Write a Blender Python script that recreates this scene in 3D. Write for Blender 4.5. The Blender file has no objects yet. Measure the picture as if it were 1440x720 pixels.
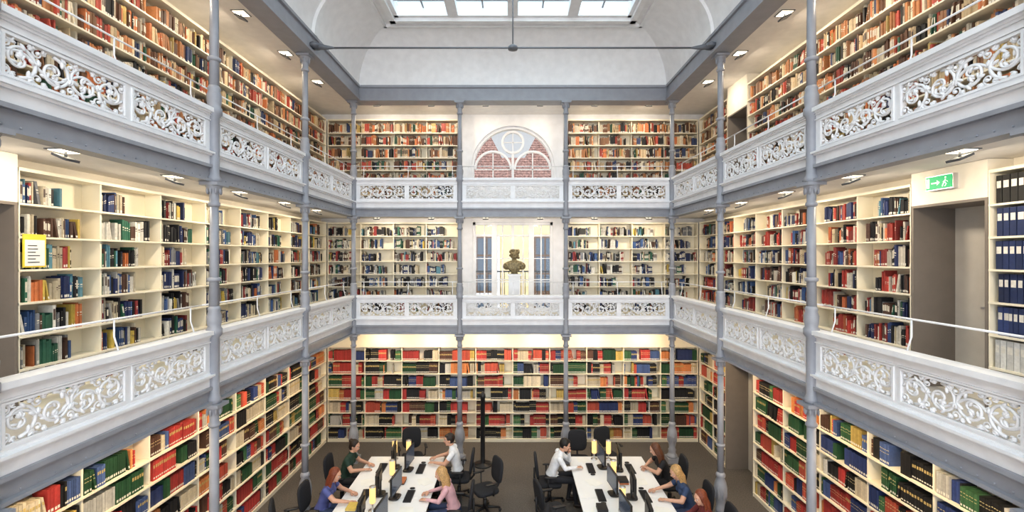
import bpy, math, random
import numpy as np
from mathutils import Vector, Matrix
random.seed(7)
SC=bpy.context.scene
PI=math.pi
W=3.93; BAY=2.62; ZB=11.23; CAMZ=5.07
SX=5.07; WX=5.35; SY=12.40; WY=12.70
Y0=-3.0
# ---------------------------------------------------------------- materials
def newmat(name,col,rough=.5,metal=0.0,nscale=6,namt=.04,bump=0.0,bscale=60,emit=None,estr=0):
    m=bpy.data.materials.new(name); m.use_nodes=True
    nt=m.node_tree; b=nt.nodes['Principled BSDF']
    tc=nt.nodes.new('ShaderNodeTexCoord')
    n=nt.nodes.new('ShaderNodeTexNoise'); n.inputs['Scale'].default_value=nscale; n.inputs['Detail'].default_value=3
    nt.links.new(tc.outputs['Object'],n.inputs['Vector'])
    r=nt.nodes.new('ShaderNodeValToRGB')
    r.color_ramp.elements[0].position=.3; r.color_ramp.elements[1].position=.7
    r.color_ramp.elements[0].color=[max(0,c*(1-namt)) for c in col]+[1]
    r.color_ramp.elements[1].color=[min(1,c*(1+namt)) for c in col]+[1]
    nt.links.new(n.outputs['Fac'],r.inputs['Fac']); nt.links.new(r.outputs['Color'],b.inputs['Base Color'])
    b.inputs['Roughness'].default_value=rough; b.inputs['Metallic'].default_value=metal
    if bump>0:
        n2=nt.nodes.new('ShaderNodeTexNoise'); n2.inputs['Scale'].default_value=bscale
        nt.links.new(tc.outputs['Object'],n2.inputs['Vector'])
        bp=nt.nodes.new('ShaderNodeBump'); bp.inputs['Strength'].default_value=bump; bp.inputs['Distance'].default_value=.01
        nt.links.new(n2.outputs['Fac'],bp.inputs['Height']); nt.links.new(bp.outputs['Normal'],b.inputs['Normal'])
    if emit:
        b.inputs['Emission Color'].default_value=list(emit)+[1]; b.inputs['Emission Strength'].default_value=estr
    return m
M={}
M['white']=newmat('white_paint',(.85,.85,.865),.45)
M['vault']=newmat('vault_plaster',(.87,.87,.875),.7)
M['soffit']=newmat('soffit_plaster',(.84,.81,.775),.7)
M['wall']=newmat('cream_wall_paint',(.84,.79,.69),.7)
M['shelf']=newmat('cream_shelf_paint',(.86,.80,.65),.45,namt=.02)
M['iron']=newmat('grey_iron_paint',(.325,.335,.37),.4,namt=.06)
M['irond']=newmat('dark_grey_iron_paint',(.15,.16,.18),.4)
M['taupe']=newmat('taupe_panel',(.22,.19,.165),.6)
M['leaf']=newmat('grey_door_leaf',(.60,.57,.52),.6)
M['carpet']=newmat('dark_carpet',(.125,.112,.10),.95,nscale=40,namt=.25,bump=.3,bscale=300)
M['gfloor']=newmat('gallery_floor_grey',(.55,.53,.50),.6)
M['black']=newmat('black_plastic',(.016,.016,.018),.4)
M['fabric']=newmat('black_fabric',(.02,.021,.026),.85,bump=.2,bscale=400)
M['steel']=newmat('brushed_steel',(.6,.6,.62),.3,.9)
M['desk']=newmat('white_laminate',(.84,.85,.86),.35,namt=.01)
M['paper']=newmat('white_paper',(.85,.85,.82),.8)
M['screen']=newmat('monitor_screen',(.02,.03,.05),.2,emit=(.3,.4,.6),estr=.08)
M['shade']=newmat('glowing_lampshade',(.55,.42,.2),.5,emit=(1,.64,.24),estr=1.15)
M['lens']=newmat('spotlight_lens',(.9,.9,.8),.3,emit=(1,.86,.62),estr=5)
M['bronze']=newmat('aged_stone_bust',(.23,.185,.10),.5,.3,nscale=25,namt=.5)
M['green']=newmat('exit_sign_green',(.0,.30,.10),.5,emit=(.0,.55,.2),estr=.6)
M['signw']=newmat('exit_sign_white',(.9,.95,.9),.5,emit=(.9,1,.9),estr=.5)
M['yellow']=newmat('yellow_paper',(.85,.68,.08),.7)
M['facade']=newmat('yellow_facade',(.70,.56,.32),.9,nscale=3,namt=.12)
M['fwin']=newmat('brown_window_wood',(.16,.09,.05),.6)
M['fglass']=newmat('dark_window_glass',(.10,.13,.17),.1)
def tilemat():
    m=newmat('red_roof_tiles',(.42,.24,.20),.8,nscale=9,namt=.45)
    nt=m.node_tree; w=nt.nodes.new('ShaderNodeTexWave'); w.bands_direction='Z'; w.inputs['Scale'].default_value=2.4; w.inputs['Distortion'].default_value=1.0
    tc=[n for n in nt.nodes if n.type=='TEX_COORD'][0]; nt.links.new(tc.outputs['Object'],w.inputs['Vector'])
    w2=nt.nodes.new('ShaderNodeTexWave'); w2.bands_direction='X'; w2.inputs['Scale'].default_value=1.8; nt.links.new(tc.outputs['Object'],w2.inputs['Vector'])
    ad=nt.nodes.new('ShaderNodeMath'); ad.operation='ADD'; nt.links.new(w.outputs['Fac'],ad.inputs[0]); nt.links.new(w2.outputs['Fac'],ad.inputs[1])
    bp=nt.nodes.new('ShaderNodeBump'); bp.inputs['Distance'].default_value=.15
    nt.links.new(ad.outputs[0],bp.inputs['Height']); nt.links.new(bp.outputs['Normal'],nt.nodes['Principled BSDF'].inputs['Normal'])
    return m
M['tiles']=tilemat()
def bookmat():
    m=bpy.data.materials.new('book_cloth_and_paper'); m.use_nodes=True; nt=m.node_tree; b=nt.nodes['Principled BSDF']
    a=nt.nodes.new('ShaderNodeAttribute'); a.attribute_name='Col'
    n=nt.nodes.new('ShaderNodeTexNoise'); n.inputs['Scale'].default_value=30
    tc=nt.nodes.new('ShaderNodeTexCoord'); nt.links.new(tc.outputs['Object'],n.inputs['Vector'])
    mr=nt.nodes.new('ShaderNodeMapRange'); mr.inputs['To Min'].default_value=.75; mr.inputs['To Max'].default_value=1.25
    nt.links.new(n.outputs['Fac'],mr.inputs['Value'])
    h=nt.nodes.new('ShaderNodeHueSaturation'); h.inputs['Saturation'].default_value=.95; nt.links.new(mr.outputs['Result'],h.inputs['Value']); nt.links.new(a.outputs['Color'],h.inputs['Color'])
    nt.links.new(h.outputs['Color'],b.inputs['Base Color']); b.inputs['Roughness'].default_value=.55
    return m
M['book']=bookmat()
def glassmat(name,tint,gloss,frost=0):
    m=bpy.data.materials.new(name); m.use_nodes=True; nt=m.node_tree
    for n in list(nt.nodes):
        if n.type!='OUTPUT_MATERIAL': nt.nodes.remove(n)
    out=nt.nodes['Material Output']
    t=nt.nodes.new('ShaderNodeBsdfTransparent'); t.inputs[0].default_value=list(tint)+[1]
    g=nt.nodes.new('ShaderNodeBsdfGlossy'); g.inputs['Roughness'].default_value=.05
    mx=nt.nodes.new('ShaderNodeMixShader'); mx.inputs[0].default_value=gloss
    nt.links.new(t.outputs[0],mx.inputs[1]); nt.links.new(g.outputs[0],mx.inputs[2])
    last=mx
    if frost:
        tr=nt.nodes.new('ShaderNodeBsdfTranslucent'); tr.inputs[0].default_value=list(tint)+[1]
        no=nt.nodes.new('ShaderNodeTexNoise'); no.inputs['Scale'].default_value=2.5; no.inputs['Detail'].default_value=8
        tc=nt.nodes.new('ShaderNodeTexCoord'); nt.links.new(tc.outputs['Object'],no.inputs['Vector'])
        mr=nt.nodes.new('ShaderNodeMapRange'); mr.inputs['From Min'].default_value=.4; mr.inputs['From Max'].default_value=.7
        mr.inputs['To Min'].default_value=0; mr.inputs['To Max'].default_value=frost
        nt.links.new(no.outputs['Fac'],mr.inputs['Value'])
        m2=nt.nodes.new('ShaderNodeMixShader'); nt.links.new(mr.outputs['Result'],m2.inputs[0])
        nt.links.new(mx.outputs[0],m2.inputs[1]); nt.links.new(tr.outputs[0],m2.inputs[2]); last=m2
    nt.links.new(last.outputs[0],out.inputs['Surface'])
    return m
M['glass']=glassmat('window_glass',(.90,.92,.93),.02)
M['skyglass']=glassmat('skylight_glass',(.66,.80,.84),.01,.16)
# ---------------------------------------------------------------- mesh builder
class MB:
    def __init__(s,mats): s.v=[];s.f=[];s.m=[];s.s=[];s.c=None;s.mats=mats;s.xf=None
    def mi(s,k):
        if k not in s.mats: s.mats.append(k)
        return s.mats.index(k)
    def add(s,vs,fs,m,smooth=False):
        n=len(s.v); i=s.mi(m)
        if s.xf is not None: vs=[tuple(s.xf@Vector(p)) for p in vs]
        s.v.extend(vs); s.f.extend([tuple(a+n for a in f) for f in fs]); s.m.extend([i]*len(fs)); s.s.extend([smooth]*len(fs))
    def box(s,x0,x1,y0,y1,z0,z1,m):
        vs=[(x0,y0,z0),(x1,y0,z0),(x1,y1,z0),(x0,y1,z0),(x0,y0,z1),(x1,y0,z1),(x1,y1,z1),(x0,y1,z1)]
        s.add(vs,[(0,3,2,1),(4,5,6,7),(0,1,5,4),(1,2,6,5),(2,3,7,6),(3,0,4,7)],m)
    def tube(s,path,radii,m,seg=8,flat=1.0,cap=True):
        P=[Vector(p) for p in path]; n=len(P)
        if not hasattr(radii,'__len__'): radii=[radii]*n
        vs=[];fs=[]
        t0=(P[1]-P[0]).normalized(); up=Vector((0,0,1)) if abs(t0.z)<.9 else Vector((1,0,0))
        a=t0.cross(up).normalized()
        for i in range(n):
            t=(P[min(i+1,n-1)]-P[max(i-1,0)]).normalized()
            a=(a-t*a.dot(t)).normalized(); b=t.cross(a)
            for k in range(seg):
                an=2*PI*k/seg
                q=P[i]+(a*math.cos(an)+b*math.sin(an)*flat)*radii[i]; vs.append(tuple(q))
        for i in range(n-1):
            for k in range(seg):
                k2=(k+1)%seg
                fs.append((i*seg+k,i*seg+k2,(i+1)*seg+k2,(i+1)*seg+k))
        if cap:
            fs.append(tuple(range(seg-1,-1,-1))); fs.append(tuple((n-1)*seg+k for k in range(seg)))
        s.add(vs,fs,m,True)
    def lathe(s,prof,cx,cy,m,seg=16,smooth=True,flute=0):
        vs=[];fs=[];n=len(prof)
        for r,z in prof:
            for k in range(seg):
                a=2*PI*k/seg; rr=r*(1-(flute if k%2 else 0)); vs.append((cx+rr*math.cos(a),cy+rr*math.sin(a),z))
        for i in range(n-1):
            for k in range(seg):
                k2=(k+1)%seg; fs.append((i*seg+k,i*seg+k2,(i+1)*seg+k2,(i+1)*seg+k))
        fs.append(tuple(range(seg-1,-1,-1))); fs.append(tuple((n-1)*seg+k for k in range(seg)))
        s.add(vs,fs,m,smooth)
    def sup(s,c,r,m,e=1.0,seg=16,rings=8,rot=None):
        def pw(x): return math.copysign(abs(x)**e,x)
        c=Vector(c); vs=[];fs=[]
        def P(x,y,z):
            q=Vector((x,y,z))
            if rot is not None: q=rot@q
            return tuple(c+q)
        vs.append(P(0,0,-r[2]))
        for i in range(1,rings):
            ph=-PI/2+PI*i/rings
            for k in range(seg):
                th=2*PI*k/seg
                vs.append(P(r[0]*pw(math.cos(ph))*pw(math.cos(th)),r[1]*pw(math.cos(ph))*pw(math.sin(th)),r[2]*pw(math.sin(ph))))
        vs.append(P(0,0,r[2])); L=len(vs)-1
        for k in range(seg):
            k2=(k+1)%seg
            fs.append((0,1+k2,1+k)); fs.append((L,1+(rings-2)*seg+k,1+(rings-2)*seg+k2))
            for i in range(rings-2):
                fs.append((1+i*seg+k,1+i*seg+k2,1+(i+1)*seg+k2,1+(i+1)*seg+k))
        s.add(vs,fs,m,True)
    def ring(s,cx,cz,r0,r1,y0,y1,m,a0=0,a1=2*PI,n=32):
        vs=[];fs=[]
        for i in range(n+1):
            a=a0+(a1-a0)*i/n; c,sn=math.cos(a),math.sin(a)
            for r,y in ((r0,y0),(r1,y0),(r1,y1),(r0,y1)): vs.append((cx+r*c,y,cz+r*sn))
        for i in range(n):
            for k in range(4):
                k2=(k+1)%4; fs.append((i*4+k,i*4+k2,(i+1)*4+k2,(i+1)*4+k))
        s.add(vs,fs,m)
    def mesh(s,name):
        me=bpy.data.meshes.new(name); me.from_pydata(s.v,[],s.f)
        for k in s.mats: me.materials.append(M[k] if isinstance(k,str) else k)
        me.polygons.foreach_set('material_index',s.m); me.polygons.foreach_set('use_smooth',s.s)
        if s.c is not None:
            at=me.color_attributes.new('Col','FLOAT_COLOR','POINT')
            at.data.foreach_set('color',np.array(s.c,dtype=np.float32).ravel())
        me.update(); return me
    def obj(s,name,parent=None,loc=(0,0,0),rz=0,bevel=0):
        return place(s.mesh(name),name,parent,loc,rz,bevel)
def place(me,name,parent=None,loc=(0,0,0),rz=0,bevel=0):
    o=bpy.data.objects.new(name,me); SC.collection.objects.link(o); o.location=loc; o.rotation_euler=(0,0,rz)
    if parent: o.parent=parent
    if bevel:
        b=o.modifiers.new('bevel','BEVEL'); b.width=bevel; b.segments=2; b.limit_method='ANGLE'
    return o
def empty(name,loc=(0,0,0),rz=0):
    e=bpy.data.objects.new(name,None); e.empty_display_size=.2; SC.collection.objects.link(e); e.location=loc; e.rotation_euler=(0,0,rz); return e
# ---------------------------------------------------------------- shell
b=MB([]); b.box(-5.9,5.9,Y0,13.05,-.12,0,'carpet'); b.obj('floor')
def holewall(side,holes):
    ys=sorted({Y0,13.05,*[h[0] for h in holes],*[h[1] for h in holes]}); zs=sorted({0,9.1,*[h[2] for h in holes],*[h[3] for h in holes]})
    b=MB([])
    for i in range(len(ys)-1):
        for j in range(len(zs)-1):
            cy=(ys[i]+ys[i+1])/2; cz=(zs[j]+zs[j+1])/2
            if any(h[0]<cy<h[1] and h[2]<cz<h[3] for h in holes): continue
            x0,x1=(WX,WX+.3) if side>0 else (-WX-.3,-WX)
            b.box(x0,x1,ys[i],ys[i+1],zs[j],zs[j+1],'wall')
    return b
GR=(3.14,6.035)
DOORS_R=[(4.86,5.79,3.42,5.70),(9.62,10.85,0,2.62),(9.85,10.75,6.32,8.35)]
DOORS_L=[(3.55,4.66,3.42,5.62)]
holewall(1,DOORS_R).obj('wall_right'); holewall(-1,DOORS_L).obj('wall_left')
dn=0
for side,ds in ((1,DOORS_R),(-1,DOORS_L)):
    for (a,c,z0,z1) in ds:
        dn+=1; b=MB([]); 
        def bx(xa,xb,*r):
            xa,xb=(xa,xb) if side>0 else (-xb,-xa); b.box(xa,xb,*r)
        bx(SX,WX+.3,c-.03,c,z0,z1,'taupe'); bx(SX,WX+.3,a,a+.03,z0,z1,'taupe'); bx(SX,WX+.3,a+.03,c-.03,z1-.03,z1,'taupe')
        bx(WX+.25,WX+.29,a+.03,c-.03,z0,z1-.03,'leaf')
        bx(WX+.22,WX+.25,a+.42,a+.44,z0+.95,z0+1.1,'steel'); bx(WX+.2,WX+.22,a+.42,a+.54,z0+1.02,z0+1.045,'steel')
        b.obj('door_%d'%dn)
b=MB([])
y0,y1=WY,WY+.35
b.box(-5.65,5.65,y0,y1,0,3.5,'wall')
b.box(-5.65,-1.12,y0,y1,3.5,6.9,'white'); b.box(1.12,5.65,y0,y1,3.5,6.9,'white'); b.box(-1.12,1.12,y0,y1,6.02,6.9,'white')
AR=1.16; AZ=7.55
b.box(-5.65,-AR,y0,y1,6.9,9.1,'white'); b.box(AR,5.65,y0,y1,6.9,9.1,'white')
n=40
for i in range(n):
    a0=PI-PI*i/n; a1=PI-PI*(i+1)/n
    xa,za=AR*math.cos(a0),AZ+AR*math.sin(a0); xb,zb=AR*math.cos(a1),AZ+AR*math.sin(a1)
    b.add([(xa,y0,za),(xb,y0,zb),(xb,y0,9.1),(xa,y0,9.1),(xa,y1,za),(xb,y1,zb),(xb,y1,9.1),(xa,y1,9.1)],
          [(0,1,2,3),(5,4,7,6),(0,4,5,1)],'white')
b.box(-AR,AR,y0,y1,6.9,6.95,'white')
for s in (-1,1):
    for z0,z1 in ((3.42,6.1),(6.32,9.02)):
        x=s*1.46; b.box(min(x,x-s*.05),max(x,x-s*.05),SY-.02,WY,z0,z1,'white')
b.obj('wall_back')
# arched window
b=MB([]); ya,yb=WY+.14,WY+.24
b.ring(0,AZ,AR-.07,AR+.0,ya-.05,yb+.03,'white',0,PI,40)
b.box(-AR,-AR+.07,ya-.05,yb,6.95,AZ,'white'); b.box(AR-.07,AR,ya-.05,yb,6.95,AZ,'white'); b.box(-AR,AR,ya,yb,6.95,7.05,'white')
b.box(-.035,.035,ya,yb,7.05,8.0,'white')
for s in (-1,1):
    b.ring(s*.56,AZ-.03,.475,.53,ya,yb,'white',0,PI,28)
    b.box(s*.56-.015,s*.56+.015,ya+.03,yb-.02,7.05,AZ+.44,'white')
    b.box(s*.56-.5,s*.56+.5,ya+.03,yb-.02,AZ-.045,AZ-.02,'white')
b.ring(0,8.28,.265,.325,ya-.01,yb+.01,'white'); b.box(-.012,.012,ya+.03,yb-.02,8.0,8.55,'white'); b.box(-.28,.28,ya+.03,yb-.02,8.27,8.29,'white')
b.add([(AR*.98*math.cos(PI*i/32),ya+.05,AZ+AR*.98*math.sin(PI*i/32)) for i in range(33)]+[(-AR,ya+.05,6.95),(AR,ya+.05,6.95)],[tuple(range(35))],'glass')
b.obj('window_1')
# french window
b=MB([])
b.box(-1.12,-1.05,ya-.03,yb+.03,3.5,6.02,'white'); b.box(1.05,1.12,ya-.03,yb+.03,3.5,6.02,'white'); b.box(-1.12,1.12,ya-.03,yb+.03,5.94,6.02,'white')
b.box(-1.12,1.12,ya,yb,3.5,3.6,'white'); b.box(-1.05,1.05,ya-.01,yb,5.62,5.67,'white')
for s in (-1,1):
    b.box(s*.52-.075,s*.52+.075,ya-.05,yb+.02,3.5,6.0,'white')
    b.box(s*.29-.02,s*.29+.02,ya+.02,yb-.01,3.6,5.95,'white')
    b.box(s*.8-.018,s*.8+.018,ya+.02,yb-.01,3.6,5.95,'white')
b.box(-.04,.04,ya-.02,yb,3.6,5.95,'white')
for z in (4.4,5.0): b.box(-1.05,1.05,ya+.03,yb-.02,z-.012,z+.012,'white')
b.box(-1.05,1.05,ya+.045,ya+.055,3.6,5.95,'glass')
b.obj('window_2')
b=MB([])
for i in range(23):
    x=-1.32+i*.12; b.tube([(x,13.3,3.3),(x,13.3,4.62)],.010,'black',6)
b.box(-1.4,1.4,13.28,13.32,4.6,4.64,'black'); b.box(-1.4,1.4,13.28,13.32,3.36,3.39,'black'); b.box(-1.5,1.5,13.05,13.4,3.2,3.3,'leaf')
b.obj('iron_railing')
# building across the street
b=MB([])
b.box(-9,9,22,26,-1,8.3,'facade'); b.box(-9,9,21.8,22,7.9,8.3,'white')
for x in (-6.2,-3.9,-1.25,1.55,3.9,6.2):
    for z in (.2,3.2):
        b.box(x-.62,x+.62,21.9,22.02,z,z+2.9,'white' if x<0 else 'fwin'); b.box(x-.5,x+.5,21.86,21.95,z+.1,z+2.8,'fwin')
        for s in (-1,1):
            for k in range(3): b.box(x+s*.24-.2,x+s*.24+.2,21.83,21.9,z+.2+k*.87,z+.98+k*.87,'fglass')
for x in (-4.0,-1.2,1.25,4.1):
    b.add([(x-1.45,21.8,8.3),(x+1.45,21.8,8.3),(x+1.45,25.8,8.3),(x-1.45,25.8,8.3),(x,23.2,11.3),(x,24.4,11.3)],[(0,1,4),(1,2,5,4),(2,3,5),(3,0,4,5)],'tiles')
b.add([(-9,24.5,8.3),(9,24.5,8.3),(9,27,10.9),(-9,27,10.9)],[(0,1,2,3)],'tiles')
b.obj('neighbouring_building')
for gi,g in enumerate(GR):
    b=MB([])
    for s in (-1,1):
        xa,xb=sorted((s*(W+.08),s*WX))
        b.box(xa,xb,Y0,WY,g+.08,g+.24,'soffit'); b.box(xa,xb,Y0,WY,g+.24,g+.28,'gfloor')
    b.box(-W-.08,W+.08,ZB+.08,WY,g+.08,g+.24,'soffit'); b.box(-W-.08,W+.08,ZB+.08,WY,g+.24,g+.28,'gfloor')
    b.obj('gallery_floor')
# top ceiling
b=MB([])
BZ0,BZ1=8.89,9.24
for s in (-1,1):
    xa,xb=sorted((s*4.0,s*5.65)); b.box(xa,xb,Y0,13.05,9.02,9.12,'soffit')
b.box(-4.0,4.0,11.38,13.05,9.02,9.12,'soffit')
R=1.06; IX=3.77; IY=11.16; N=14
vs=[]
for i in range(N+1):
    t=PI/2*i/N; ins=R*(1-math.cos(t)); z=BZ1+R*math.sin(t)
    vs+= [(-IX+ins,Y0,z),(-IX+ins,IY-ins,z),(IX-ins,IY-ins,z),(IX-ins,Y0,z)]
for k in range(3):
    v2=[];f2=[]
    for i in range(N+1): v2+=[vs[i*4+k],vs[i*4+k+1]]
    for i in range(N): f2.append((2*i,2*i+1,2*i+3,2*i+2))
    b.add(v2,f2,'vault',True)
b.obj('ceiling')
b=MB([])
for yy in (8.61,5.99,3.37,.75):
    for s in (-1,1):
        vs=[];fs=[]
        for i in range(N+1):
            t=PI/2*i/N; ins=R*(1-math.cos(t)); z=BZ1+R*math.sin(t)
            x=-IX+ins; x2=x+.05*math.cos(t); z2=z-.05*math.sin(t)
            vs+=[(s*x,yy-.09,z),(s*x2,yy-.07,z2),(s*x2,yy+.07,z2),(s*x,yy+.09,z)]
        for i in range(N):
            for k in range(3): fs.append((i*4+k,i*4+k+1,(i+1)*4+k+1,(i+1)*4+k))
        b.add(vs,fs,'vault')
ZT=BZ1+R; HX=IX-R; HY=IY-R
for o,w,zz in ((0,.12,-.08),(-.20,.06,-.04)):
    for s in (-1,1):
        x=s*(HX-o); xa,xb=sorted((x,x-s*w)); b.box(xa,xb,Y0,HY-o,ZT+zz-(0.03 if o else 0),ZT+.1,'vault')
    b.box(-HX+o,HX-o,HY-o-w,HY-o,ZT+zz-(0.03 if o else 0),ZT+.1,'vault')
b.obj('trim_1')
b=MB([])
for s in (-1,1):
    xa,xb=sorted((s*(HX-.12),s*(HX-.20))); b.box(xa,xb,Y0,HY-.12,ZT,ZT+.3,'white')
b.box(-HX+.12,HX-.12,HY-.2,HY-.12,ZT,ZT+.3,'white')
for x in (-1.3,0,1.3): b.box(x-.11,x+.11,Y0,HY-.2,ZT-.02,ZT+.2,'white')
for x in (-1.95,-.65,.65,1.95): b.box(x-.018,x+.018,Y0,HY-.2,ZT+.17,ZT+.2,'iron')
yy=HY-.55
while yy>Y0: b.box(-HX+.12,HX-.12,yy-.022,yy+.022,ZT+.14,ZT+.2,'iron'); yy-=.85
b.add([(-HX+.1,Y0,ZT+.21),(HX-.1,Y0,ZT+.21),(HX-.1,HY-.1,ZT+.21),(-HX+.1,HY-.1,ZT+.21)],[(0,1,2,3)],'skyglass')
b.obj('window_3')
b=MB([])
for s in (-1,1):
    xa,xb=sorted((s*3.77,s*4.05)); b.box(xa,xb,Y0,11.44,BZ0,BZ1,'iron')
    xa,xb=sorted((s*3.73,s*4.09)); b.box(xa,xb,Y0,11.10,BZ0-.015,BZ0+.035,'iron'); b.box(xa,xb,Y0,11.10,BZ1-.05,BZ1+.004,'iron')
b.box(-3.77,3.77,11.16,11.44,BZ0,BZ1,'iron'); b.box(-4.09,4.09,11.12,11.48,BZ0-.02,BZ0+.03,'iron'); b.box(-3.73,3.73,11.12,11.16,BZ1-.05,BZ1+.008,'iron')
b.obj('ceiling_beam')
for yy in (8.55,3.31):
    b=MB([]); z=8.98
    b.tube([(-3.7,yy,z),(3.7,yy,z)],.018,'irond',8); b.tube([(0,yy,z),(0,yy,10.26)],.012,'irond',8)
    b.lathe([(.02,z-.05),(.09,z-.03),(.09,z+.02),(.03,z+.06)],0,yy,'irond')
    for s in (-1,1):
        b.tube([(s*3.35,yy,z),(s*3.55,yy,z+.01),(s*3.75,yy,z+.05)],[.018,.05,.075],'irond',8)
        b.lathe([(.11,z+.0),(.12,z+.05),(.09,z+.08)],s*3.72,yy,'irond')
    b.obj('tie_rod')
# ---------------------------------------------------------------- columns
def colmesh():
    b=MB([])
    def shaft(z0,z1,r0=.062,r1=.052,rings=()):
        b.lathe([(r0,z0),(r1,z1)],0,0,'iron',24,True,.10)
        for z in rings: b.lathe([(r0,z-.03),(r0+.022,z-.015),(r0+.022,z+.015),(r0,z+.03)],0,0,'iron')
    def cap(z):
        b.lathe([(.052,z-.32),(.072,z-.30),(.072,z-.27),(.056,z-.25),(.058,z-.14),(.075,z-.10),(.10,z-.05),(.105,z-.04)],0,0,'iron')
        b.box(-.12,.12,-.12,.12,z-.045,z-.002,'iron')
        for k in range(8):
            a=2*PI*k/8; b.sup((.078*math.cos(a),.078*math.sin(a),z-.11),(.018,.018,.05),'iron',1,6,5)
    b.box(-.14,.14,-.14,.14,0,.12,'iron')
    b.lathe([(.13,.12),(.13,.16),(.10,.2),(.085,.26),(.10,.3),(.075,.34),(.09,.45),(.115,.6),(.12,.7),(.10,.8),(.07,.88),(.085,.91),(.085,.95),(.062,.99)],0,0,'iron',16)
    for k in range(8):
        a=2*PI*k/8; b.sup((.105*math.cos(a),.105*math.sin(a),.62),(.022,.022,.13),'iron',1,6,6)
    shaft(.95,2.9,.062,.054,(1.5,)); cap(3.14)
    for g,top in ((3.14,6.035),(6.035,8.87)):
        b.lathe([(.085,g),(.085,g+.06),(.062,g+.1),(.062,g+.86),(.095,g+.9),(.095,g+.97),(.075,g+1.0),(.085,g+1.05),(.09,g+1.14),(.07,g+1.2),(.08,g+1.23),(.062,g+1.27)],0,0,'iron')
        shaft(g+1.25,top-.25,.06,.05,(g+1.62,)); cap(top)
    return b.mesh('cast_iron_column')
cm=colmesh()
ys=[ZB-k*BAY for k in range(1,6)]
pts=[(s*W,ZB) for s in (-1,1)]+[(s*W/3,ZB) for s in (-1,1)]+[(s*W,y) for y in ys for s in (-1,1)]
for (x,y) in pts: place(cm,'cast_iron_column',None,(x,y,0))
# ---------------------------------------------------------------- balustrade
def filigree(b,cx,cz,L,y):
    rnd=random.Random(3)
    def leaf(x,z,ang,l=.036,w=.014):
        rot=Matrix.Rotation(-ang,3,'Y'); b.sup((x,y+rnd.uniform(-.014,.006),z),(l,.016,w),'white',1,8,4,rot)
    def fan(x,z,ang,l=.05):
        for da,k in ((-.75,.75),(-.35,.95),(0,1.1),(.35,.95),(.75,.75)):
            a=ang+da; leaf(x+l*k*.55*math.cos(a),z+l*k*.55*math.sin(a),a,l*k*.6,l*.2)
    def spiral(cx,cz,R,st,turns,d,r0,leaves=True):
        n=int(22*turns); P=[];rad=[]
        for i in range(n+1):
            t=i/n; a=st+d*2*PI*turns*t; r=R*(1-t)**.8*.88+R*.12
            P.append((cx+r*math.cos(a)*1.05,y-.012*t,cz+r*math.sin(a))); rad.append(r0*(1-.45*t))
        b.tube(P,rad,'white',6)
        if leaves:
            fan(P[-1][0],P[-1][2],st+d*2*PI*turns+d*1.2,.055)
            for i in range(2,n-3,4):
                t=i/n; a=st+d*2*PI*turns*t; r=R*(1-t)**.8*.88+R*.12
                if t<.5:
                    rr=r+.008; leaf(cx+rr*math.cos(a),cz+rr*math.sin(a),a+d*.9,.036,.014)
                rr=r-.022; leaf(cx+rr*math.cos(a),cz+rr*math.sin(a),a+PI+d*-.7,.034,.013)
        else: b.sup(P[-1],(r0*1.6,.016,r0*1.6),'white',1,8,5)
    q=L/4
    for i in range(4):
        x=cx-L/2+q*(i+.5); up=1 if i in (0,3) else -1; d=1 if i<2 else -1
        d=d*up
        spiral(x,cz,.140,-PI/2*up,1.35,d,.016)
    for i in range(5):
        x=cx-L/2+q*i
        for s in (-1,1):
            dx=.03 if i==0 else (-.03 if i==4 else 0)
            spiral(x+dx,cz+s*.105,.042,PI/2*s,1.1,s*(1 if i%2 else -1),.010,False)
            if i<4: fan(x+dx+.04,cz+s*.12,s*.7,.045)
            if i>0: fan(x+dx-.04,cz+s*.12,PI-s*.7,.045)
        if 0<i<4: fan(x,cz,PI/2 if i%2 else -PI/2,.05)
    P=[]
    for k in range(49):
        u=k/48; P.append((cx-L/2+L*u,y,cz+.07*math.sin(4*PI*u)))
    b.tube(P,.013,'white',6)
def baymesh():
    b=MB([]); h=BAY/2
    b.box(-h,h,-.03,.15,0,.035,'iron'); b.box(-h,h,.03,.08,.035,.185,'iron'); b.box(-h,h,-.02,.12,.185,.225,'iron')
    k=-h+.15
    while k<h-.1:
        b.sup((k,.028,.06),(.010,.01,.010),'iron',1,6,4); k+=.14
    b.box(-h,h,.02,.12,.225,.34,'white'); b.box(-h,h,-.015,.12,.34,.365,'white'); b.box(-h,h,-.045,.13,.365,.39,'white'); b.box(-h,h,.01,.11,.39,.41,'white')
    pz0,pz1=.45,.775
    b.box(-h,h,.02,.08,.41,pz0,'white'); b.box(-h,h,.02,.08,pz1,.865,'white')
    b.box(-h,h,.0,.09,.80,.815,'white'); 
    L=(BAY-.30-.09)/2
    for s in (-1,1):
        xa,xb=sorted((s*h,s*(h-.15))); b.box(xa,xb,.02,.08,pz0,pz1,'white')
    b.box(-.045,.045,.02,.08,pz0,pz1,'white')
    for s in (-1,1):
        c=s*(.045+L/2)
        b.box(c-L/2-.015,c+L/2+.015,.008,.03,pz0-.015,pz0+.006,'white'); b.box(c-L/2-.015,c+L/2+.015,.008,.03,pz1-.006,pz1+.015,'white')
        for e in (-1,1): b.box(c+e*L/2-.012,c+e*L/2+.012,.008,.03,pz0,pz1,'white')
        filigree(b,c,(pz0+pz1)/2,L,.045)
    b.box(-h,h,.0,.10,.865,.885,'white'); b.box(-h,h,-.02,.12,.885,.905,'white'); b.box(-h,h,-.05,.15,.905,.96,'white')
    b.tube([(-h,.17,1.28),(h,.17,1.28)],.011,'white',8)
    for u in (-h+.2,0,h-.2): b.tube([(u,.17,1.28),(u,.17,1.1),(u,.12,.94)],.009,'white',6)
    return b.mesh('balustrade_bay')
bm_=baymesh()
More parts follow.
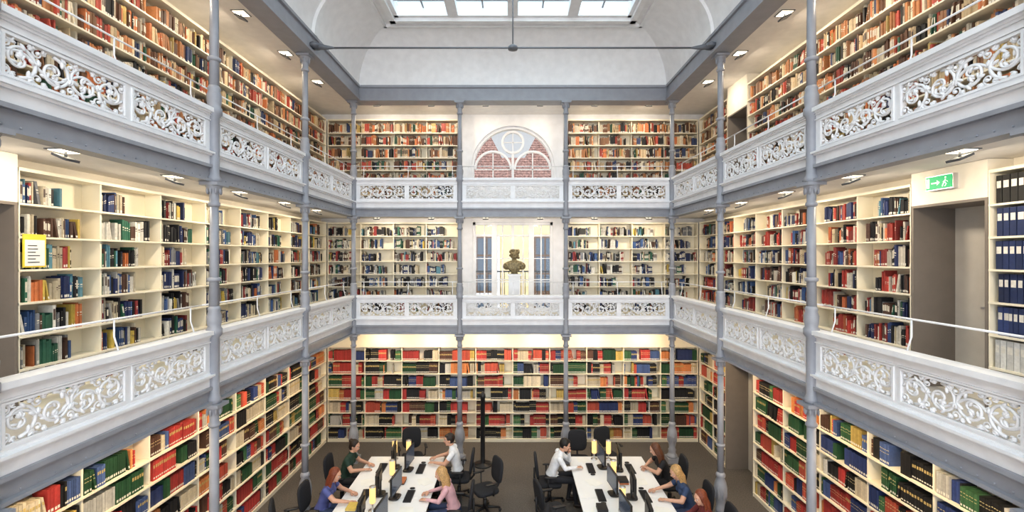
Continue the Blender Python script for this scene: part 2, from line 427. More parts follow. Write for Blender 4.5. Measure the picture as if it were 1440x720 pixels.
for g in GR:
    e=empty('gallery_balustrade',(0,0,g))
    for k in (-1,0,1): place(bm_,'balustrade_panel',e,(k*BAY,ZB,0),0)
    for k in range(5):
        yc=ZB-BAY*(k+.5)
        place(bm_,'balustrade_panel',e,(-W,yc,0),PI/2); place(bm_,'balustrade_panel',e,(W,yc,0),-PI/2)
    for s in (-1,1):
        b=MB([]); xa,xb=sorted((s*(W-.02),s*(W+.13)))
        b.box(xa,xb,ZB-.02,ZB+.13,.225,.865,'white'); b.box(xa,xb,ZB-.02,ZB+.15,.002,.22,'iron'); b.box(xa,xb,ZB-.02,ZB+.15,.9,.958,'white'); b.obj('corner_post',e)
# ---------------------------------------------------------------- shelves + books
PALG=[((.44,.030,.025),5.5),((.54,.08,.04),3),((.02,.085,.035),4),((.05,.15,.06),2),((.025,.05,.18),2.4),((.06,.11,.28),1.8),((.014,.014,.016),6.5),((.62,.54,.40),3),((.62,.22,.06),2.2),((.10,.045,.03),2.5),((.55,.40,.10),1.0),((.55,.54,.50),1.5)]
PALM=[((.62,.60,.54),4),((.55,.48,.35),2),((.015,.015,.018),5),((.02,.035,.12),3),((.04,.10,.26),1.6),((.28,.03,.03),1.3),((.03,.13,.08),1.2),((.22,.23,.25),1.8),((.6,.44,.08),.7),((.5,.15,.04),.8),((.09,.045,.03),1.8),((.10,.25,.32),.6)]
PALR=[((.45,.045,.03),4),((.26,.035,.03),2.5),((.48,.14,.05),2),((.60,.56,.48),3),((.02,.035,.12),2.2),((.015,.015,.018),2.5),((.12,.065,.05),2),((.05,.09,.24),1),((.50,.42,.28),1.5)]
PALU=[((.60,.46,.28),3.6),((.64,.56,.43),3.0),((.48,.20,.07),3.2),((.40,.06,.035),2.6),((.55,.17,.05),2.2),((.12,.055,.03),3.2),((.28,.14,.07),2.2),((.02,.02,.02),2.2),((.03,.10,.06),1.0),((.04,.06,.14),1),((.50,.36,.12),1)]
PALB=[((.015,.03,.10),8),((.03,.06,.2),2),((.6,.6,.58),1),((.02,.02,.02),2)]
def pick(p):
    t=random.uniform(0,sum(w for _,w in p))
    for c,w in p:
        t-=w
        if t<=0: return c
    return p[0][0]
class BooksMB(MB):
    def __init__(s): MB.__init__(s,['book']); s.c=[]
    def book(s,mf,u,w,z,h,v,dep,col,labels,lean=0):
        n=len(s.v); l=lean*h
        P=[(u,v,z),(u+w,v,z),(u+w,v+dep,z),(u,v+dep,z),(u+l,v,z+h),(u+w+l,v,z+h),(u+w+l,v+dep,z+h),(u+l,v+dep,z+h)]
        s.v+= [mf(*p) for p in P]; s.c+= [(*col,1)]*8
        F=[(0,1,5,4),(1,2,6,5),(3,0,4,7),(4,5,6,7)]
        s.f+= [tuple(a+n for a in f) for f in F]; s.m+=[0]*4; s.s+=[False]*4
        for lb in labels or ():
            f0,f1,lc=lb; n=len(s.v); e=w*.12
            s.v+=[mf(u+e+l*f0,v-.0015,z+h*f0),mf(u+w-e+l*f0,v-.0015,z+h*f0),mf(u+w-e+l*f1,v-.0015,z+h*f1),mf(u+e+l*f1,v-.0015,z+h*f1)]
            s.c+=[(*lc,1)]*4; s.f.append((n,n+1,n+2,n+3)); s.m.append(0); s.s.append(False)
LW=(.70,.68,.62)
def fillrow(bb,mf,u0,u1,z,hmax,kind,pal):
    u=u0; 
    while u<u1-.03:
        if kind=='g': n=random.choice((1,3,4,6,9,12)); w0=random.uniform(.024,.042); h0=random.uniform(.66,.88)*hmax
        elif kind=='b': n=random.choice((4,6,8)); w0=random.uniform(.05,.07); h0=hmax*.9
        elif kind=='u': n=random.choice((1,1,1,2,3,4)); w0=random.uniform(.018,.040); h0=random.uniform(.64,.90)*hmax
        else: n=random.choice((1,1,1,2,2,4)); w0=random.uniform(.014,.034); h0=random.uniform(.58,.90)*hmax
        base=pick(pal); j=random.uniform(.7,1.2); base=tuple(min(.8,c*j) for c in base)
        lum=sum(base)/3
        lc=(.70,.66,.55) if lum<.3 else (.10,.07,.06)
        if kind=='g': lab=random.choice([[(.62,.78,(.5,.38,.14)),(.1,.17,LW)],[(.08,.2,LW)],[(.72,.76,(.6,.5,.25)),(.55,.58,(.6,.5,.25)),(.08,.18,LW)],None])
        elif kind=='b': lab=[(.55,.8,LW)]
        else: lab=random.choice([None,[(.06,.18,LW)],[(.06,.18,LW)],[(.42,.85,lc),(.06,.18,LW)],[(.6,.66,lc),(.5,.53,lc)]])
        if kind=='g' and random.random()<.05: u+=random.uniform(.05,.2)
        if kind=='u' and random.random()<.02: u+=random.uniform(.05,.15)
        v=.02+random.random()*.03
        for k in range(n):
            w=w0*random.uniform(.82,1.18)
            if kind=='g': h=h0*random.uniform(.97,1.02); vv=v+random.random()*.006
            elif kind=='b': h=h0; vv=v
            else: h=h0*random.uniform(.9,1.07); vv=v+random.random()*.02
            if u+w>u1: return
            jj=random.uniform(.8,1.15); col=tuple(min(.82,c*jj) for c in base)
            lean=0
            if k==n-1 and random.random()<.08 and u+w+.06<u1: lean=-.18; u+=.04
            bb.book(mf,u,w*.9,z,min(h,hmax*.95),vv,.17,col,lab,lean); u+=w
        if kind=='m' and random.random()<.03: u+=.06
ROWS={0:[.09+.355*i for i in range(7)],1:[3.55+.345*i for i in range(7)],2:[6.39+.34*i for i in range(7)]}
TOPS={0:2.60,1:5.97,2:8.78}
def shelving(lv,mf,segs,walln):
    sh=MB([]); bb=BooksMB()
    def bx(u0,u1,v0,v1,z0,z1,m='shelf'):
        P=[(u0,v0,z0),(u1,v0,z0),(u1,v1,z0),(u0,v1,z0),(u0,v0,z1),(u1,v0,z1),(u1,v1,z1),(u0,v1,z1)]
        sh.add([mf(*p) for p in P],[(0,3,2,1),(4,5,6,7),(0,1,5,4),(1,2,6,5),(2,3,7,6),(3,0,4,7)],m)
    zb=(0,3.42,6.32)[lv]; top=TOPS[lv]
    for (a,c) in segs:
        nb=max(1,round((c-a)/1.0)); bw=(c-a)/nb
        bx(a,c,.255,.275,zb,top)
        for i in range(nb+1):
            u=a+bw*i; ua=max(a,u-.012); ub=min(c,u+.012)
            end=i in (0,nb)
            bx(ua,ub,0 if end else (.10 if lv==2 else .03),.255,zb,top)
        bx(a,c,-.003,.255,top-.02,top+.015)
        bx(a,c,.01,.03,zb,ROWS[lv][0]-.02)
        for z in ROWS[lv]: bx(a,c,-.003,.255,z-.022,z)
        if lv==0: bx(a,c,.0,.02,top+.015,3.0)
        for i in range(nb):
            g=.014
            ua=a+bw*i+g; ub=ua+bw-2*g
            for j,z in enumerate(ROWS[lv]):
                pitch=.33
                if lv==0: fillrow(bb,mf,ua,ub-random.choice((0,0,0,.06,.2)),z,pitch,'g',PALG)
                elif lv==1:
                    if walln=='R' and (a+c)/2<4.9: fillrow(bb,mf,ua,ub,z,pitch,'b',PALB)
                    elif walln=='R': 
                        e=random.uniform(.55,.98)
                        fillrow(bb,mf,ua,ua+(ub-ua)*e,z,pitch*.95,'m' ,PALR if random.random()<.5 else PALM)
                    elif walln=='L':
                        e=random.uniform(.56,.84); o=random.choice((0,0,.02))
                        if j==6: e*=random.choice((.9,.7,1))
                        fillrow(bb,mf,ua+o,ua+(ub-ua)*e,z,pitch*.95,'m',PALM)
                    else:
                        e=random.uniform(.55,.98); fillrow(bb,mf,ua,ua+(ub-ua)*e,z,pitch*.9,'m',PALM)
                else:
                    e=random.choice((1,1,1,random.uniform(.8,1.0))); fillrow(bb,mf,ua,ua+(ub-ua)*e,z,pitch*.95,'u',PALU)
    sh.obj('bookshelf'); bb.obj('shelved_books')
LM=lambda u,v,z:(-SX-v,u,z)
RM=lambda u,v,z:(SX+v,u,z)
BMf=lambda u,v,z:(u,SY+v,z)
YE=SY-.02
shelving(0,LM,[(0.4,YE)],'L'); shelving(1,LM,[(.4,3.54),(4.67,YE)],'L'); shelving(2,LM,[(.4,YE)],'L')
shelving(0,RM,[(.4,9.61),(10.86,YE)],'R'); shelving(1,RM,[(.4,4.85),(5.80,YE)],'R'); shelving(2,RM,[(.4,9.84),(10.76,YE)],'R')
shelving(0,BMf,[(-SX+.02,SX-.02)],'B'); shelving(1,BMf,[(-SX+.02,-1.47),(1.47,SX-.02)],'B'); shelving(2,BMf,[(-SX+.02,-1.47),(1.47,SX-.02)],'B')
b=MB([])
b.box(SX,WX,4.86,5.79,5.70,6.11,'wall'); b.box(-WX,-SX,3.55,4.66,5.62,6.11,'wall'); b.box(SX,WX,9.62,10.85,2.62,3.2,'wall'); b.box(SX,WX,9.85,10.75,8.35,9.02,'wall')
b.obj('trim_2')
# exit sign
b=MB([]); x=SX-.06
b.box(x,SX,5.18,5.52,5.85,6.02,'steel'); b.box(x-.006,x,5.19,5.51,5.86,6.01,'green')
xx=x-.009
def sq(y0,y1,z0,z1): b.box(xx,xx+.003,y0,y1,z0,z1,'signw')
sq(5.36,5.44,5.925,5.94); b.add([(xx,5.33,5.9325),(xx,5.37,5.965),(xx,5.37,5.90)],[(0,1,2)],'signw')
b.tube([(xx,5.26,5.965),(xx,5.27,5.93),(xx,5.25,5.905),(xx,5.27,5.88)],.006,'signw',6); b.tube([(xx,5.27,5.93),(xx,5.29,5.91),(xx,5.30,5.88)],.006,'signw',6); b.tube([(xx,5.235,5.93),(xx,5.265,5.952),(xx,5.29,5.93)],.005,'signw',6)
b.sup((xx,5.262,5.982),(.003,.011,.011),'signw',1,8,6); sq(5.465,5.495,5.88,5.99)
b.obj('exit_sign')
# notice on left shelf
b=MB([]); b.box(-SX+.004,-SX+.014,4.70,4.93,4.95,5.30,'yellow'); b.box(-SX+.014,-SX+.018,4.715,4.915,4.965,5.24,'paper')
for i in range(6): b.box(-SX+.018,-SX+.0195,4.74,4.74+.14*random.uniform(.5,1),5.0+i*.035,5.008+i*.035,'black')
b.obj('notice_sign')
# ---------------------------------------------------------------- spot lights
b=MB([]); lamps=[]
WARM=(1,.79,.53); WARM2=(1,.86,.67)
for lv,(zs,P,colr) in enumerate(((3.22,16,WARM),(6.115,12.5,WARM2),(9.02,12.5,WARM2))):
    pl=[]
    for y in (1.6,3.05,4.5,5.95,7.4,8.85,10.3): pl+=[(-4.42,y,0,.40),(4.42,y,0,-.40)]
    for x in (-3.5,-2.1,-.7,.7,2.1,3.5): pl.append((x,11.74,.40,0))
    for (x,y,rx,ry) in pl:
        b.box(x-.11,x+.11,y-.11,y+.11,zs-.010,zs,'irond')
        b.box(x-.09,x+.09,y-.09,y+.09,zs-.014,zs-.010,'lens')
        rot=Matrix.Rotation(rx,4,'X') if rx else Matrix.Rotation(ry,4,'Y')
        b.xf=Matrix.Translation((x,y,zs-.075))@rot
        b.box(-.075,.075,-.075,.075,-.012,.012,'irond'); b.xf=None
        b.tube([(x,y,zs-.07),(x,y,zs-.01)],.012,'irond',6)
        lamps.append((Vector((x,y,zs-.075))+rot@Vector((0,0,-.02)),rx,ry,P*(.6 if (lv and abs(x)<.8) else 1),colr))
so=b.obj('ceiling_spotlights')
for i,(p,rx,ry,P,colr) in enumerate(lamps):
    l=bpy.data.lights.new('spotlight_lamp','AREA'); l.shape='SQUARE'; l.size=.13; l.energy=P; l.color=colr
    o=bpy.data.objects.new('spotlight_lamp',l); SC.collection.objects.link(o); o.location=p; o.rotation_euler=(rx,ry,0); o.parent=so
# ---------------------------------------------------------------- furniture
DWH=.79
def deskmesh():
    b=MB([]); L=1.68
    b.box(-DWH,DWH,-L/2,L/2,.72,.75,'desk')
    b.box(-.70,.70,-L/2+.1,-L/2+.14,.03,.72,'desk'); b.box(-.70,.70,L/2-.14,L/2-.1,.03,.72,'desk'); b.box(-.012,.012,-L/2+.14,L/2-.14,.35,.72,'desk')
    b.box(-.74,.74,-L/2+.08,-L/2+.16,0,.03,'steel'); b.box(-.74,.74,L/2-.16,L/2-.08,0,.03,'steel')
    return b.mesh('library_desk')
dm=deskmesh()
DX=(-2.26,1.98)
for x in DX:
    for y in (8.97,7.28): place(dm,'library_desk',None,(x,y,0),0,.004)
def chairmesh():
    b=MB([])
    b.sup((.0,0,.455),(.24,.24,.045),'fabric',.45,20,8)
    b.sup((-.27,0,.80),(.035,.22,.24),'fabric',.55,16,10,Matrix.Rotation(-.12,3,'Y'))
    b.tube([(-.05,0,.41),(-.24,0,.42),(-.31,0,.5),(-.31,0,.75)],[.03,.025,.022,.02],'black',8)
    b.tube([(0,0,.42),(0,0,.24)],.028,'steel',12); b.tube([(0,0,.28),(0,0,.10)],.04,'black',12)
    for s in (-1,1):
        b.tube([(-.05,s*.2,.43),(-.05,s*.29,.45),(-.05,s*.30,.66)],.015,'black',8)
        b.sup((.0,s*.30,.68),(.13,.035,.016),'black',.5,12,6)
    for k in range(5):
        a=2*PI*k/5+.3; c,sn=math.cos(a),math.sin(a)
        b.tube([(0,0,.12),(.16*c,.16*sn,.10),(.30*c,.30*sn,.075)],[.034,.026,.018],'black',8)
        b.sup((.30*c,.30*sn,.032),(.032,.032,.032),'black',1,10,6)
    return b.mesh('office_chair')
chm=chairmesh()
def chair(x,y,rz): place(chm,'office_chair',None,(x,y,0),rz)
def monmesh():
    b=MB([])
    b.box(-.012,.02,-.26,.26,.12,.45,'black'); b.box(-.035,-.012,-.16,.16,.18,.40,'black'); b.box(.02,.022,-.245,.245,.14,.435,'screen')
    b.box(-.045,-.01,-.03,.03,.02,.25,'black'); b.sup((-.02,0,.012),(.10,.13,.012),'black',.6,16,4)
    return b.mesh('computer_monitor')
mm=monmesh()
def kbmesh():
    b=MB([]); b.box(-.07,.07,-.20,.20,0,.018,'black')
    for i in range(4):
        for j in range(13): b.box(-.06+i*.03,-.036+i*.03,-.195+j*.03,-.171+j*.03,.018,.024,'fabric')
    b.sup((0,.27,.014),(.05,.03,.014),'black',.8,10,6)
    return b.mesh('computer_keyboard')
kb=kbmesh()
def lampmesh():
    b=MB([]); b.lathe([(.07,0),(.07,.012),(.02,.02),(.012,.03),(.012,.12),(.04,.125),(.04,.13)],0,0,'steel')
    b.lathe([(.042,.13),(.052,.15),(.052,.38),(.048,.40)],0,0,'shade'); b.lathe([(.054,.40),(.054,.41),(.01,.42)],0,0,'steel')
    return b.mesh('table_lamp')
lm=lampmesh()
TT=.75
SEATS=[9.25,8.2,7.25]
for di,x in enumerate(DX):
    for k,y in enumerate(SEATS):
        place(mm,'computer_monitor',None,(x-.17,y+.05,TT),PI+.12); place(mm,'computer_monitor',None,(x+.17,y-.06,TT),-.1)
        place(kb,'computer_keyboard',None,(x-.40,y,TT),PI); place(kb,'computer_keyboard',None,(x+.40,y-.03,TT),0)
    for (dx,y) in ((-.25,9.68),(.05,9.66),(-.05,8.72),(-.12,7.72),(.0,6.8)):
        place(lm,'table_lamp',None,(x+dx,y,TT))
rp=random.Random(5)
b=MB([])
for x in DX:
    for k,py in enumerate((9.66,8.73,8.70,7.72,7.70,6.75,6.75)):
        s=(-1,1)[k%2]; px=x+s*rp.uniform(.42,.58); a=rp.uniform(-.4,.4)
        for q in range(2):
            b.xf=Matrix.Translation((px+.05*q,py-.03*q,TT))@Matrix.Rotation(a+q*.3,4,'Z'); b.box(-.105,.105,-.12,.12,.0005+.002*q,.002+.002*q,'paper')
b.xf=None; b.obj('paper_sheets')
bb=BooksMB(); idm=lambda u,v,z:(u,v,z)
for x in DX:
    for (px,py) in ((x+.14,8.68),(x-.45,7.72),(x+.3,6.72)):
        z=TT+.006
        for j in range(2):
            h=rp.uniform(.02,.04); bb.book(idm,px-.1,.17,z,h,py-.1,.22,pick(PALM),None); z+=h
bb.obj('desk_books')
b=MB([]); b.lathe([(.22,0),(.23,.015),(.22,.03),(.06,.045),(.055,.06),(.055,1.62),(.065,1.63),(.065,1.72),(.05,1.73),(.02,1.78)],0,0,'black',24)
b.obj('floor_lamp',None,(-.73,11.05,0))
# ---------------------------------------------------------------- voxel helper
def voxel(b,size,sm=2):
    me=b.mesh('tmp'); o=bpy.data.objects.new('tmp',me); SC.collection.objects.link(o)
    r=o.modifiers.new('r','REMESH'); r.mode='VOXEL'; r.voxel_size=size; r.use_smooth_shade=True
    s=o.modifiers.new('s','SMOOTH'); s.iterations=sm; s.factor=.5
    dg=bpy.context.evaluated_depsgraph_get(); dg.update()
    out=bpy.data.meshes.new_from_object(o.evaluated_get(dg)); bpy.data.objects.remove(o)
    out.materials.clear()
    out.polygons.foreach_set('use_smooth',[True]*len(out.polygons))
    return out
# bust
b=MB([]); 
b.sup((0,0,.50),(.095,.085,.12),'white'); b.sup((0,-.03,.44),(.06,.065,.07),'white'); b.sup((0,-.09,.49),(.014,.022,.03),'white',1,8,6)
for k in range(26):
    a=rp.uniform(0,2*PI); 
    q=(.11*math.cos(a),.02+.09*abs(math.sin(a))+0.0,.42+rp.uniform(0,.2)); b.sup(q,(.035,.035,.04),'white',1,8,6)
for k in range(8): b.sup((rp.uniform(-.07,.07),rp.uniform(-.04,.05),.6+rp.uniform(-.01,.02)),(.035,.035,.03),'white',1,8,6)
b.tube([(0,0,.28),(0,0,.42)],[.07,.06],'white',12)
b.sup((0,.0,.24),(.25,.12,.11),'white',.9); b.sup((-.2,0,.2),(.1,.1,.1),'white'); b.sup((.2,0,.2),(.1,.1,.1),'white'); b.sup((0,-.03,.16),(.17,.11,.12),'white')
for k in range(7): b.tube([(-.22+.06*k,-.09,.26),(-.12+.04*k,-.13,.14),(-.04+.02*k,-.09,.05)],.018,'white',6)
b.sup((0,0,.05),(.08,.075,.06),'white')
b.lathe([(.09,0),(.09,.03),(.06,.05)],0,0,'white')
me=voxel(b,.011,2); me.materials.append(M['bronze'])
place(me,'portrait_bust',None,(.04,11.95,4.604))
b=MB([]); b.box(-.2,.2,-.17,.17,0,.08,'white'); b.box(-.15,.15,-.13,.13,.08,1.12,'white'); b.box(-.18,.18,-.16,.16,1.12,1.18,'white'); b.obj('bust_pedestal',None,(.04,11.95,3.42))
# ---------------------------------------------------------------- people
def mk(name,c,r=.8,bump=.1): return newmat(name,c,r,nscale=12,namt=.1,bump=bump,bscale=120)
M['skin']=newmat('skin',(.62,.36,.25),.5,nscale=20,namt=.06); M['lip']=newmat('lips',(.45,.14,.12),.4); M['eyew']=newmat('eye_white',(.8,.8,.78),.2); M['iris']=newmat('iris',(.05,.03,.02),.2)
M['jeans']=mk('blue_jeans',(.04,.06,.13)); M['darkp']=mk('dark_trousers',(.02,.02,.025)); M['shoe']=mk('shoe_leather',(.03,.02,.018),.4)
def segdist(P,a,c):
    a=np.array(a);c=np.array(c);d=c-a; t=np.clip(((P-a)@d)/max(1e-9,d@d),0,1); return np.linalg.norm(P-(a+t[:,None]*d),axis=1)
def person(name,x,y,rz,top,hair,hairstyle,pants='jeans',lean=0.0,scale=1.0,sleeve='long',male=False,pitch=.25,yaw=0.0,pose='type',side=0.0):
    e=empty(name,(x,y,0),rz)
    def L(p):
        p=Vector(p)
        if p.z>.58:
            d=p.z-.58; k=min(1,d/.25); an=lean*(.5+.5*k)
            return Vector((p.x+math.sin(an)*d,p.y+side*d*d,.58+d*math.cos(an)))
        return p
    b=MB([])
    sw=1.08 if male else 1.0
    secs=[((0,.46),.115,.165),((0,.52),.13,.185),((.0,.60),.12,.175),((.015,.70),.095,.14 if not male else .155),((.03,.80),.10,.145*sw),((.045,.90),.112,.155*sw),((.055,.99),.095,.165*sw),((.065,1.04),.07,.13*sw),((.075,1.075),.055,.07)]
    vs=[];fs=[];sg=20
    for (cx,cz),a,w in secs:
        for k in range(sg):
            t=2*PI*k/sg; q=L((cx+a*math.cos(t),w*math.sin(t),cz)); vs.append(tuple(q))
    for i in range(len(secs)-1):
        for k in range(sg):
            k2=(k+1)%sg; fs.append((i*sg+k,i*sg+k2,(i+1)*sg+k2,(i+1)*sg+k))
    fs.append(tuple(range(sg-1,-1,-1))); fs.append(tuple((len(secs)-1)*sg+k for k in range(sg)))
    b.add(vs,fs,'white')
    if not male:
        for s in (-1,1): b.sup(L((.13,s*.065,.90)),(.05,.06,.06),'white',1,10,8)
    bones=[]
    def limb(a,c,ra,rc,lab,flat=1):
        a=Vector(a);c=Vector(c)
        b.tube([a,a.lerp(c,.35),c],[ra,(ra*.6+rc*.4)*1.04,rc],'white',12); b.sup(a,(ra,ra,ra),'white',1,12,8); b.sup(c,(rc,rc,rc),'white',1,12,8)
        bones.append((tuple(a),tuple(c),(ra+rc)/2,lab))
    nb=L((.075,0,1.05)); hc=L((.12,0,1.22))
    limb(nb,L((.10,0,1.16)),.055,.05,'skin')
    bones.append((tuple(L((.03,0,.70))),tuple(L((.055,0,.98))),.15,'top')); bones.append((tuple(L((.06,-.13,1.01))),tuple(L((.06,.13,1.01))),.065,'top')); bones.append(((0,-.07,.52),(0,.07,.52),.14,pants)); bones.append((tuple(L((.0,-.06,.66))),tuple(L((.0,.06,.66))),.115,'top'))
    hands=[]
    for s in (-1,1):
        sh=L((.055,s*.175*sw,1.0)); fw=math.sin(lean)*.22
        if pose=='chin' and s>0: el=Vector((.34+fw,s*.18,.80)); wr=hc+Vector((.09,.05,-.16))
        elif pose=='reach' and s<0: el=Vector((.28+fw,s*.26,.85)); wr=Vector((.52+fw,s*.22,.81))
        elif pose=='fold' : el=Vector((.24+fw,s*.26,.81)); wr=Vector((.40+fw,s*.05,.80+.012*(s+1)))
        else: el=Vector((.21+fw,s*.245,.82)); wr=Vector((.44+fw,s*.14,.805))
        limb(sh,el,.055*sw,.042*sw,'top'); limb(el,wr,.040*sw,.026,'top' if sleeve=='long' else 'skin')
        hands.append((s,el,wr))
        hip=(.02,s*.09,.54); kn=(.44,s*.12,.535); an=(.42-.06*s*(1 if male else -1),s*.12,.10)
        limb(hip,kn,.085,.06,pants); limb(kn,an,.057,.038,pants); limb((an[0]-.01,s*.12,.05),(an[0]+.15,s*.135,.04),.042,.035,'shoe')
    HR=Matrix.Rotation(yaw,3,'Z')@Matrix.Rotation(pitch,3,'Y')
    def hp(p): return hc+HR@Vector(p)
    def hs(p,r,seg=14,rg=10): b.sup(hp(p),r,'white',1,seg,rg,HR)
    hs((0,0,.02),(.098,.076,.10)); hs((.028,0,-.05),(.062,.056,.062)); hs((.062,0,-.092),(.024,.026,.02)); hs((.102,0,-.012),(.018,.012,.024)); hs((.08,0,.035),(.02,.05,.012))
    for s in (-1,1): hs((0,s*.08,-.01),(.018,.012,.03)); hs((.07,s*.035,-.03),(.022,.02,.02))
    hs((.087,0,-.055),(.012,.024,.010))
    bones.append((tuple(hp((0,0,.02))),tuple(hp((.03,0,-.05))),.08,'skin'))
    me=voxel(b,.009,2)
    n=len(me.polygons); P=np.empty(n*3,dtype=np.float32); me.polygons.foreach_get('center',P); P=P.reshape(-1,3)
    labs=['skin','top',pants,'shoe','lip']
    if sleeve=='short':
        nb2=[]
        for bo in bones:
            if bo[3]=='top' and bo[2]<.055:
                a=Vector(bo[0]);c=Vector(bo[1]); m=a.lerp(c,.5); nb2.append((tuple(a),tuple(m),bo[2],'top')); nb2.append((tuple(a.lerp(c,.62)),tuple(c),bo[2],'skin'))
            else: nb2.append(bo)
        bones=nb2
    DD=np.stack([segdist(P,np.array(a_),np.array(c_))-r for a_,c_,r,_ in bones]); idx=DD.argmin(0)
    mi=np.array([labs.index(bones[i][3]) for i in range(len(bones))])[idx]
    lp=np.array(hp((.096,0,-.056))); rel=(P-lp)@np.array(HR); mi[(abs(rel[:,0])<.02)&(abs(rel[:,1])<.024)&(abs(rel[:,2])<.009)]=4
    me.materials.append(M['skin']); me.materials.append(top); me.materials.append(M[pants]); me.materials.append(M['shoe']); me.materials.append(M['lip'])
    me.polygons.foreach_set('material_index',mi.astype(np.int32)); me.name='body'
    place(me,'body',e)
    b=MB([])
    for s in (-1,1):
        b.sup(hp((.084,s*.031,.012)),(.011,.015,.009),'eyew',1,10,6,HR); b.sup(hp((.0935,s*.031,.012)),(.004,.006,.006),'iris',1,8,6,HR)
        b.tube([hp((.095,s*.017,.032)),hp((.092,s*.034,.037)),hp((.08,s*.05,.03))],.004,hair,6)
    b.obj('eyes',e)
    b=MB([])
    for s,el,wr in hands:
        d=(wr-el); 
        if pose=='chin' and s>0: f=d.normalized(); up=Vector((-.5,0,.3)).normalized()
        else: f=Vector((d.x,d.y,-.12*d.length)).normalized(); up=Vector((0,0,1))
        up=(up-f*up.dot(f)).normalized(); sd=up.cross(f)
        Rm=Matrix((f,sd,up)).transposed()
        def h(p): return wr+Rm@Vector(p)
        b.tube([h((-.03,0,0)),h((.02,0,0)),h((.05,0,0)),h((.088,0,-.004))],[.026,.030,.040,.036],'skin',12,.45)
        ths=-s
        for k,(ln,off) in enumerate(((.070,.030),(.078,.010),(.072,-.010),(.057,-.029))):
            o=off*ths
            p0=(.078,o,-.002); p1=(.078+ln*.42,o*1.1,.002); p2=(.078+ln*.75,o*1.12,-.010); p3=(.078+ln*.95,o*1.12,-.026)
            b.tube([h(p0),h(p1),h(p2),h(p3)],[.0095,.009,.008,.006],'skin',8)
        b.tube([h((.02,ths*.022,-.003)),h((.045,ths*.048,-.008)),h((.075,ths*.058,-.014)),h((.095,ths*.055,-.018))],[.014,.012,.010,.007],'skin',8)
    b.obj('hands',e)
    b=MB([])
    def ha(p,r): b.sup(hp(p),r,'white',1,14,10,HR)
    ha((-.022,0,.036),(.103,.088,.103)); 
    if hairstyle=='short':
        ha((-.03,0,.0),(.08,.082,.08)); ha((.035,.02,.10),(.045,.05,.025))
    else:
        ha((-.045,0,-.02),(.075,.085,.09))
        Rr=random.Random(int(y*10))
        ln={'long':.26,'shoulder':.15,'pony':.30,'bun':.02}[hairstyle]
        if hairstyle in ('long','shoulder'):
            for k in range(15):
                a=-1.95+3.9*k/14; cx=-.03-.065*math.cos(a); cy=.082*math.sin(a)
                if abs(a)>1.6: cx+=.02
                w=Rr.uniform(-.012,.012); bk=-.02-.35*math.sin(lean)*ln
                b.tube([hp((cx*.8,cy*.9,.05)),hp((cx,cy,-.03)),hp((cx-.012,cy*1.08+w,-.10)),Vector(hp((cx,cy,-.1)))+Vector((bk,w,-ln*.55)),Vector(hp((cx,cy*.9,-.1)))+Vector((bk*1.6,-w,-ln*Rr.uniform(.85,1.05)))],[.022,.024,.023,.02,.008],'white',8)
        elif hairstyle=='pony':
            b.tube([hp((-.09,0,.05)),hp((-.15,0,.04)),hp((-.17,0,-.03)),hp((-.15,0,-.12)),hp((-.13,.01,-.20))],[.025,.032,.034,.028,.008],'white',10)
        elif hairstyle=='bun': ha((-.11,0,.07),(.045,.045,.045))
    hm=voxel(b,.009,1); hm.materials.append(M[hair]); place(hm,'hair',e)
    if scale!=1: e.scale=(scale,)*3
    return e
def hairm(n,c): M[n]=newmat(n,c,.45,nscale=60,namt=.35,bump=.6,bscale=90)
hairm('dark_hair',(.025,.015,.010)); hairm('auburn_hair',(.20,.05,.02)); hairm('blonde_hair',(.50,.31,.13)); hairm('brown_hair',(.12,.045,.02)); hairm('black_hair',(.012,.009,.008))
C_=dict(green=mk('dark_green_knit',(.02,.05,.035)),blue=mk('violet_blue_blouse',(.10,.12,.32)),white=mk('white_shirt',(.8,.81,.83)),pink=mk('pink_cardigan',(.66,.40,.43)),black=mk('black_top',(.018,.017,.02)),navy=mk('navy_top',(.04,.07,.15)),rust=mk('dark_red_top',(.16,.03,.03)))
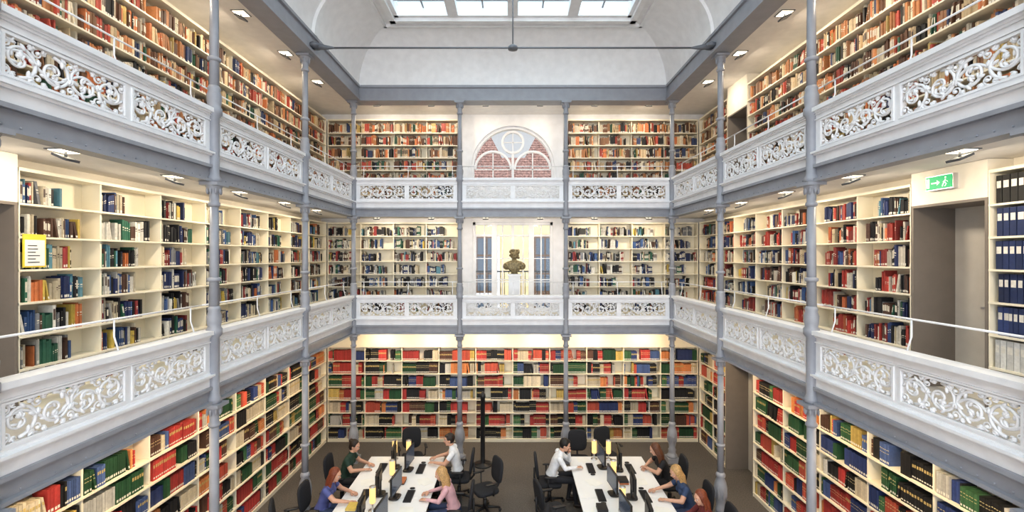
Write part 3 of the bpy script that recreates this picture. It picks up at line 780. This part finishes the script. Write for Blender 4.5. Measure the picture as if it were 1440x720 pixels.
PEOPLE=[('seated_woman',-3.44,9.25,0,'green','dark_hair','bun','darkp',.16,.99,'short',False,.3,-.25,'type',.05),
('seated_woman',-3.42,8.12,0,'blue','auburn_hair','shoulder','jeans',.24,.99,'short',False,.3,-.15,'reach',-.12),
('seated_man',-1.15,9.5,PI,'white','dark_hair','short','darkp',.08,1.02,'short',True,.15,.2,'type',.05),
('seated_woman',-1.04,8.12,PI,'pink','blonde_hair','long','jeans',.18,.99,'long',False,.3,.12,'type',.1),
('seated_man',.78,9.3,0,'white','black_hair','short','darkp',.24,1.02,'long',True,.4,-.2,'chin',-.12),
('seated_woman',3.14,9.2,PI,'black','brown_hair','long','darkp',.26,.99,'short',False,.4,-.1,'fold',.15),
('seated_woman',3.18,8.12,PI,'navy','blonde_hair','long','jeans',.22,.99,'short',False,.45,.15,'reach',-.1),
('seated_woman',3.24,7.38,PI,'rust','auburn_hair','long','jeans',.16,.97,'long',False,.3,.25,'type',.1)]
for p in PEOPLE:
    person(p[0],p[1],p[2],p[3],C_[p[4]],*p[5:]); chair(p[1]-.03*math.cos(p[3]),p[2],p[3])
for x,y,r in ((-3.72,7.62,.4),(-1.0,7.2,PI-.3),(.72,8.25,.3),(.85,7.25,-.2),(1.5,10.3,-PI/2),(-2.3,10.45,-PI/2+.3),(-.55,9.0,PI+.5),(2.2,10.5,-1.2)): chair(x,y,r)
# ---------------------------------------------------------------- world + camera
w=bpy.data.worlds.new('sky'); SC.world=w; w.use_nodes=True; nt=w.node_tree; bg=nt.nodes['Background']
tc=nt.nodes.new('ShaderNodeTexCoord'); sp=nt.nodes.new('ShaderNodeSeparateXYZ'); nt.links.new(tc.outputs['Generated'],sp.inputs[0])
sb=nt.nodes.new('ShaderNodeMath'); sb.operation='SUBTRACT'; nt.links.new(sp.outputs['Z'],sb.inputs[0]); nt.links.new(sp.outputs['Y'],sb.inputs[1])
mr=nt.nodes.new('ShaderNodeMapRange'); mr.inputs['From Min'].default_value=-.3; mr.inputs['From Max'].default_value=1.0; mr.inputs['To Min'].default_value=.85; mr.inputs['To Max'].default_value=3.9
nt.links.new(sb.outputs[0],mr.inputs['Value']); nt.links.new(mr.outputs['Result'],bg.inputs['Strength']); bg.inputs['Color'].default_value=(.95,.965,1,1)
cd=bpy.data.cameras.new('camera'); cam=bpy.data.objects.new('camera',cd); SC.collection.objects.link(cam); SC.camera=cam
cd.lens=16; cd.sensor_width=36; cd.clip_end=200; cam.location=(0,0,CAMZ); cam.rotation_euler=(PI/2,0,0); cd.shift_x=-.0008
SC.view_settings.view_transform='Standard'; SC.view_settings.look='None'
SC.view_settings.exposure=0.0; SC.view_settings.gamma=.90
